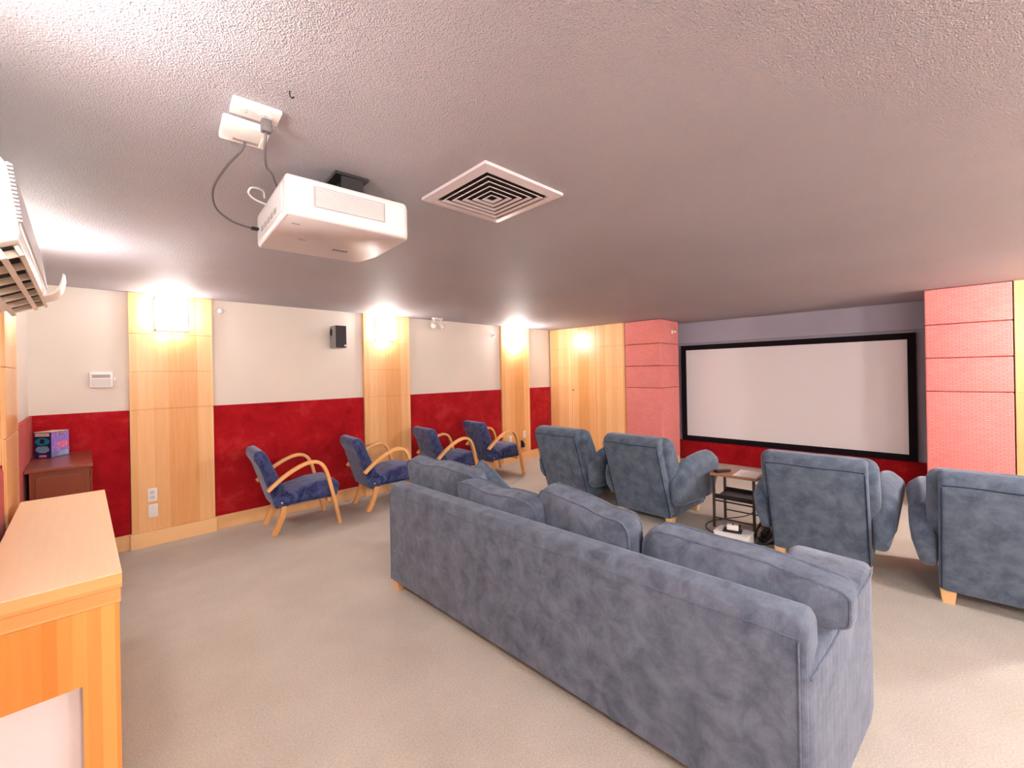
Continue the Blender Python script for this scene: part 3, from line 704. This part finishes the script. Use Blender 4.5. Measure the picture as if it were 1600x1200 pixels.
c1 = thing('power_lead', 'dark power lead with plug running from the ceiling outlet to the projector', 'cable', (0.425, 1.50, H - 0.017))
def rel(pts, o): return [Vector(p) - Vector(o) for p in pts]
o1 = (0.425, 1.50, H - 0.017)
obj('plug', B(-0.014, 0.014, -0.010, 0.016, -0.040, 0.0, 0.004, 2), 'cable', c1, True)
obj('cord', tube(bmesh.new(), spline(rel([(0.425, 1.508, 2.395), (0.43, 1.54, 2.355), (0.45, 1.60, 2.33), (0.49, 1.68, 2.345), (0.53, 1.78, 2.36), (0.56, 1.84, 2.357)], o1), 8), 0.0042, 8), 'cable', c1, True)
o2 = (0.41, 1.675, H - 0.027)
c2_ = thing('video_cable', 'grey cable looping down from the ceiling junction box into the rear of the projector', 'cable', o2)
obj('cord', tube(bmesh.new(), spline(rel([(0.405, 1.668, 2.422), (0.40, 1.70, 2.40), (0.375, 1.80, 2.37), (0.36, 1.93, 2.33), (0.385, 2.02, 2.29), (0.45, 2.06, 2.262), (0.528, 2.065, 2.252), (0.545, 2.065, 2.252)], o2), 8), 0.0042, 8), 'cable', c2_, True)
obj('connector', B(0.518 - o2[0], 0.547 - o2[0], 2.055 - o2[1], 2.075 - o2[1], 2.246 - o2[2], 2.258 - o2[2], 0.002, 1), 'black', c2_)
o3 = (0.56, 1.90, 2.33)
c3 = thing('loose_cable_loop', 'short pale cable loop sticking out behind the projector', 'cable', o3)
obj('cord', tube(bmesh.new(), spline(rel([(0.535, 1.93, 2.345), (0.52, 1.90, 2.36), (0.475, 1.87, 2.35), (0.465, 1.88, 2.33), (0.49, 1.90, 2.318), (0.540, 1.92, 2.315)], o3), 8), 0.0035, 8), 'light_grey', c3, True)

# ================================================================ CEILING DIFFUSER
df = thing('air_diffuser', 'square white ceiling air diffuser with nested louvres', 'vent', (1.369, 1.461, H), math.radians(-2.2))
def sq_ring(a_, b_, za, zb, th):
    """square louvre from half-size a_ at za to half-size b_ at zb"""
    bm = bmesh.new(); S = ((-1, -1), (1, -1), (1, 1), (-1, 1)); rr = []
    for h_, z in ((a_, za), (b_, zb), (b_, zb + th), (a_, za + th)): rr.append([bm.verts.new((sx * h_, sy * h_, z)) for sx, sy in S])
    for i in range(4):
        A_, C_ = rr[i], rr[(i + 1) % 4]
        for k in range(4): bm.faces.new((A_[k], A_[(k + 1) % 4], C_[(k + 1) % 4], C_[k]))
    return bm
obj('flange', sq_ring(0.236, 0.192, -0.014, -0.020, 0.013), 'white_metal', df)
obj('plenum_shade_plate', B(-0.19, 0.19, -0.19, 0.19, -0.004, -0.001), 'recess_shade', df)  # flat dark plate painted as the shade behind the louvres
for k, h_ in enumerate((0.168, 0.134, 0.100, 0.066)):
    obj('louvre', sq_ring(h_, h_ - 0.013, -0.0205, -0.0155, 0.0025), 'white_metal', df)
obj('louvre', sq_ring(0.034, 0.021, -0.0205, -0.0155, 0.0025), 'white_metal', df)
for s in (-1, 1):
    obj('support_bar', B(-0.19, 0.19, s * 0.07 - 0.003, s * 0.07 + 0.003, -0.0085, -0.0045), 'recess_shade', df)

# small marks on the ceiling
hk = thing('ceiling_hook', 'tiny dark hook in the ceiling beside the outlet plates', 'hook', (0.44, 1.33, H))
obj('hook', tube(bmesh.new(), spline([(0, 0, 0), (0, 0, -0.012), (0.006, 0, -0.018), (0.012, 0, -0.012)], 4), 0.002, 6), 'black', hk, True)

# ================================================================ LEFT WALL FITTINGS
sk = thing('wall_speaker', 'black bookshelf speaker mounted high on the left wall', 'speaker', (2.285, YL - 0.001, 1.965))
obj('cabinet', B(-0.068, 0.068, -0.195, -0.03, 0.0, 0.28, 0.006), 'silver', sk, True)
obj('grille', B(-0.066, 0.066, -0.215, -0.1955, 0.003, 0.277, 0.006), 'charcoal', sk, True)
bm = bmesh.new(); loft(bm, [[Vector((x, -0.075 + 0.035 * math.cos(k / 20 * 2 * pi), 0.20 + 0.05 * math.sin(k / 20 * 2 * pi))) for k in range(20)] for x in (-0.0695, -0.0675)]); obj('bass_port', bm, 'recess_shade', sk, True)
obj('badge', B(0.036, 0.060, -0.2175, -0.2145, 0.018, 0.040, 0.001, 1), 'white_plastic', sk)
obj('wall_bracket', B(-0.03, 0.03, -0.03, 0.0, 0.08, 0.2, 0.003), 'black', sk)

th = thing('thermostat_guard', 'white thermostat in a clear lock box above the dark cabinet', 'thermostat', (0.135, YL - 0.001, 1.545))
obj('housing', B(-0.085, 0.07, -0.05, 0.0, 0.0, 0.145, 0.008, 2), 'white_plastic', th, True)
obj('display', B(-0.070, 0.052, -0.0515, -0.049, 0.09, 0.120), 'grey_plastic', th)
obj('cover', B(-0.075, 0.058, -0.0518, -0.049, 0.012, 0.082), 'light_grey', th)
obj('lock', B(0.071, 0.09, -0.045, -0.01, 0.055, 0.095, 0.005, 2), 'white_plastic', th, True)

def wall_plate(label, x, z, sockets, w_=0.072, h_=0.128, y=PF):
    r = thing('outlet_plate', label, 'outlet', (x, y - 0.001, z)); 
    obj('plate', B(-w_ / 2, w_ / 2, -0.008, 0.0, -h_ / 2, h_ / 2, 0.003, 2), 'white_plastic', r, True)
    if sockets:
        for s in (-1, 1): obj('socket', B(-0.017, 0.017, -0.0098, -0.0075, s * 0.024 - 0.016, s * 0.024 + 0.016, 0.001, 1), 'light_grey', r)
    else:
        for s in (-1, 1):
            bm = bmesh.new(); disc_cyl(bm, (0, -0.0092, s * 0.042), 0.004, (0, 1, 0), 0.002, 10); obj('screw', bm, 'light_grey', r)
wall_plate('white socket plate low on the nearest pilaster, the upper of two', 0.47, 0.493, True)
wall_plate('blank white plate low on the nearest pilaster, the lower of two', 0.472, 0.339, False)
wall_plate('white wall plate on the far pilaster showing under the armchair arm', 5.40, 0.42, False)
wall_plate('white socket plate on the far pilaster right of the armchair arm', 5.77, 0.47, True)
ap = thing('dark_wedge', 'black wedge low on the far pilaster', 'adapter', (5.70, PF - 0.001, 0.24))
obj('case', slab(rpoly([(-0.03, 0.0), (0.03, 0.0), (0.03, 0.06), (-0.03, 0.14)], 0.008, 2), -0.05, 0.0, 0.006, 2), 'black', ap, True)  # black wedge-shaped block on the pilaster front

def sensor(label, loc, axis):
    r = thing('wall_sensor', label, 'sensor', loc); a_ = Vector(axis)
    bm = bmesh.new(); disc_cyl(bm, (0, 0, 0), 0.034, a_, 0.012, 20, 0.030); obj('base', bm, 'white_plastic', r, True)
    bm = bmesh.new(); disc_cyl(bm, a_ * 0.012, 0.010, a_, 0.03, 12); obj('stem', bm, 'white_plastic', r, True)
    bm = bmesh.new(); bmesh.ops.create_uvsphere(bm, u_segments=14, v_segments=10, radius=0.019); 
    for v in bm.verts: v.co += a_ * 0.050
    obj('eye', bm, 'white_plastic', r, True)
sensor('small round white sensor on the left wall, right of the nearest pilaster', (1.052, YL - 0.001, 2.335), (0, -1, 0))
sensor('small round white sensor on the left wall, left of the far pilaster', (5.06, YL - 0.001, 2.275), (0, -1, 0))
sensor('small white sensor high on the side of the left salmon column', (7.03, 3.110, 2.26), (0, -1, 0))

sl = thing('ceiling_spotlight', 'white twin head spotlight on the ceiling near the left wall', 'spotlight', (3.72, 5.20, H))
bm = bmesh.new(); box(bm, -0.085, 0.085, -0.025, 0.025, -0.028, -0.001, 0.008, 2); obj('base', bm, 'white_plastic', sl, True)
for s, tl in ((-1, (-0.45, -0.6, -0.66)), (1, (0.5, -0.3, -0.8))):
    bm = bmesh.new(); tube(bm, [(s * 0.06, 0, -0.025), (s * 0.068, 0, -0.075)], 0.008, 8); obj('arm', bm, 'white_plastic', sl, True)
    d_ = Vector(tl).normalized(); c_ = Vector((s * 0.072, 0, -0.10)); bm = bmesh.new(); disc_cyl(bm, c_ - d_ * 0.04, 0.024, d_, 0.085, 18, 0.040); hd = obj('lamp_head', bm, 'white_plastic', sl, True)
    bm = bmesh.new(); disc_cyl(bm, c_ + d_ * 0.0455, 0.034, d_, 0.002, 18); obj('bulb_face', bm, 'paper', hd, True)

# ================================================================ SIDE TABLE AND ITEMS
tx0, tx1, ty0, ty1, tz = 4.515, 4.885, 1.20, 1.63, 0.55
tb = thing('side_table', 'narrow brown topped side table with dark metal frame between two recliners', 'table', ((tx0 + tx1) / 2, (ty0 + ty1) / 2, 0))
hx, hy = (tx1 - tx0) / 2, (ty1 - ty0) / 2
obj('table_top', B(-hx, hx, -hy, hy, tz - 0.022, tz, 0.003), 'walnut', tb)
for sx in (-1, 1):
    for sy in (-1, 1): obj('leg', B(sx * (hx - 0.022) - 0.011, sx * (hx - 0.022) + 0.011, sy * (hy - 0.03) - 0.011, sy * (hy - 0.03) + 0.011, 0.0, tz - 0.0225), 'bronze', tb)
bm = bmesh.new(); box(bm, -hx + 0.012, hx - 0.012, -hy + 0.042, hy - 0.042, 0.30, 0.315)
for s in (-1, 1): box(bm, s * (hx - 0.016) - 0.004, s * (hx - 0.016) + 0.004, -hy + 0.042, hy - 0.042, 0.315, 0.345)
obj('shelf_tray', bm, 'dark_metal', tb)
for s in (-1, 1): obj('lower_rail', B(s * (hx - 0.022) - 0.006, s * (hx - 0.022) + 0.006, -hy + 0.042, hy - 0.042, 0.095, 0.107), 'bronze', tb)
obj('edge_rail', B(-hx + 0.016, -hx + 0.028, -hy + 0.042, hy - 0.042, 0.268, 0.283), 'bronze', tb)
rm = thing('remote_control', 'dark remote control lying on the side table', 'remote', (4.63, 1.545, tz), math.radians(-32))
obj('case', B(-0.085, 0.085, -0.026, 0.026, 0.001, 0.024, 0.006, 2), 'black', rm, True)
for k in range(6):
    obj('button', B(-0.06 + k * 0.02, -0.05 + k * 0.02, -0.012, 0.012, 0.0242, 0.026), 'bronze', rm)
pp = thing('paper_sheet', 'white sheet of paper lying on the side table', 'paper', (4.70, 1.325, tz), math.radians(2))
obj('sheet', B(-0.15, 0.15, -0.105, 0.105, 0.0005, 0.003), 'paper', pp)
hc = thing('hanging_cable', 'thin brown cable hanging behind the side table', 'cable', (4.86, 1.36, 0.52))
obj('cord', tube(bmesh.new(), spline(rel([(4.90, 1.345, 0.53), (4.905, 1.335, 0.45), (4.905, 1.30, 0.38), (4.905, 1.235, 0.33), (4.91, 1.20, 0.2), (4.91, 1.17, 0.004)], (4.86, 1.36, 0.52)), 8), 0.005, 8), 'red_cable', hc, True)

bx = thing('white_carton', 'low white carton on the carpet in front of the side table', 'box', (4.14, 1.295, 0))
obj('carton_body', B(-0.095, 0.095, -0.14, 0.14, 0.001, 0.127, 0.004), 'paper', bx)
obj('lid', B(-0.098, 0.098, -0.143, 0.143, 0.1275, 0.14, 0.003), 'paper', bx)
gdg = thing('game_controller_dock', 'small black and white gadget lying on the white carton', 'gadget', (4.13, 1.30, 0.141), math.radians(12))
obj('tray', B(-0.055, 0.055, -0.075, 0.075, 0.0, 0.014, 0.004, 2), 'black', gdg, True)
obj('case', slab(rpoly([(-0.035, 0.0145), (-0.02, 0.058), (0.035, 0.058), (0.045, 0.0145)], 0.008, 3), -0.05, 0.045, 0.006, 3), 'paper', gdg, True)
obj('end_cap', slab(rpoly([(-0.037, 0.0145), (-0.022, 0.061), (0.037, 0.061), (0.047, 0.0145)], 0.008, 3), -0.066, -0.051, 0.003, 2), 'black', gdg, True)
obj('button', B(-0.012, 0.014, -0.01, 0.002, 0.0582, 0.062), 'black', gdg)

ps = thing('power_strip', 'black power strip and tangled leads on the carpet right of the side table', 'power strip', (4.52, 1.13, 0))
obj('strip', B(-0.13, 0.13, -0.03, 0.03, 0.001, 0.045, 0.006), 'black', ps, True)
for k in range(3): obj('plug', B(-0.10 + k * 0.075, -0.06 + k * 0.075, -0.02, 0.02, 0.0455, 0.09, 0.004), 'black', ps, True)
bm = bmesh.new()
for k in range(4):
    tube(bm, spline([(-0.08 + k * 0.06, 0, 0.09), (-0.05 + k * 0.05, 0.03 + k * 0.01, 0.13), (-0.12 - k * 0.02, 0.05, 0.06), (-0.17 - k * 0.015, -0.02 + k * 0.02, 0.008), (-0.10, -0.06 - k * 0.01, 0.008), (0.02, -0.07, 0.008)], 7), 0.0045, 6)
obj('lead', bm, 'black_cable', ps, True)
tl = thing('trailing_lead', 'thin dark lead trailing over the carpet left of the side table', 'cable', (4.5, 1.65, 0))
obj('cord', tube(bmesh.new(), spline(rel([(4.30, 1.48, 0.006), (4.40, 1.62, 0.006), (4.55, 1.68, 0.006), (4.75, 1.64, 0.006), (5.1, 1.45, 0.006), (5.5, 1.45, 0.006)], (4.5, 1.65, 0)), 8), 0.005, 6), 'black_cable', tl, True)
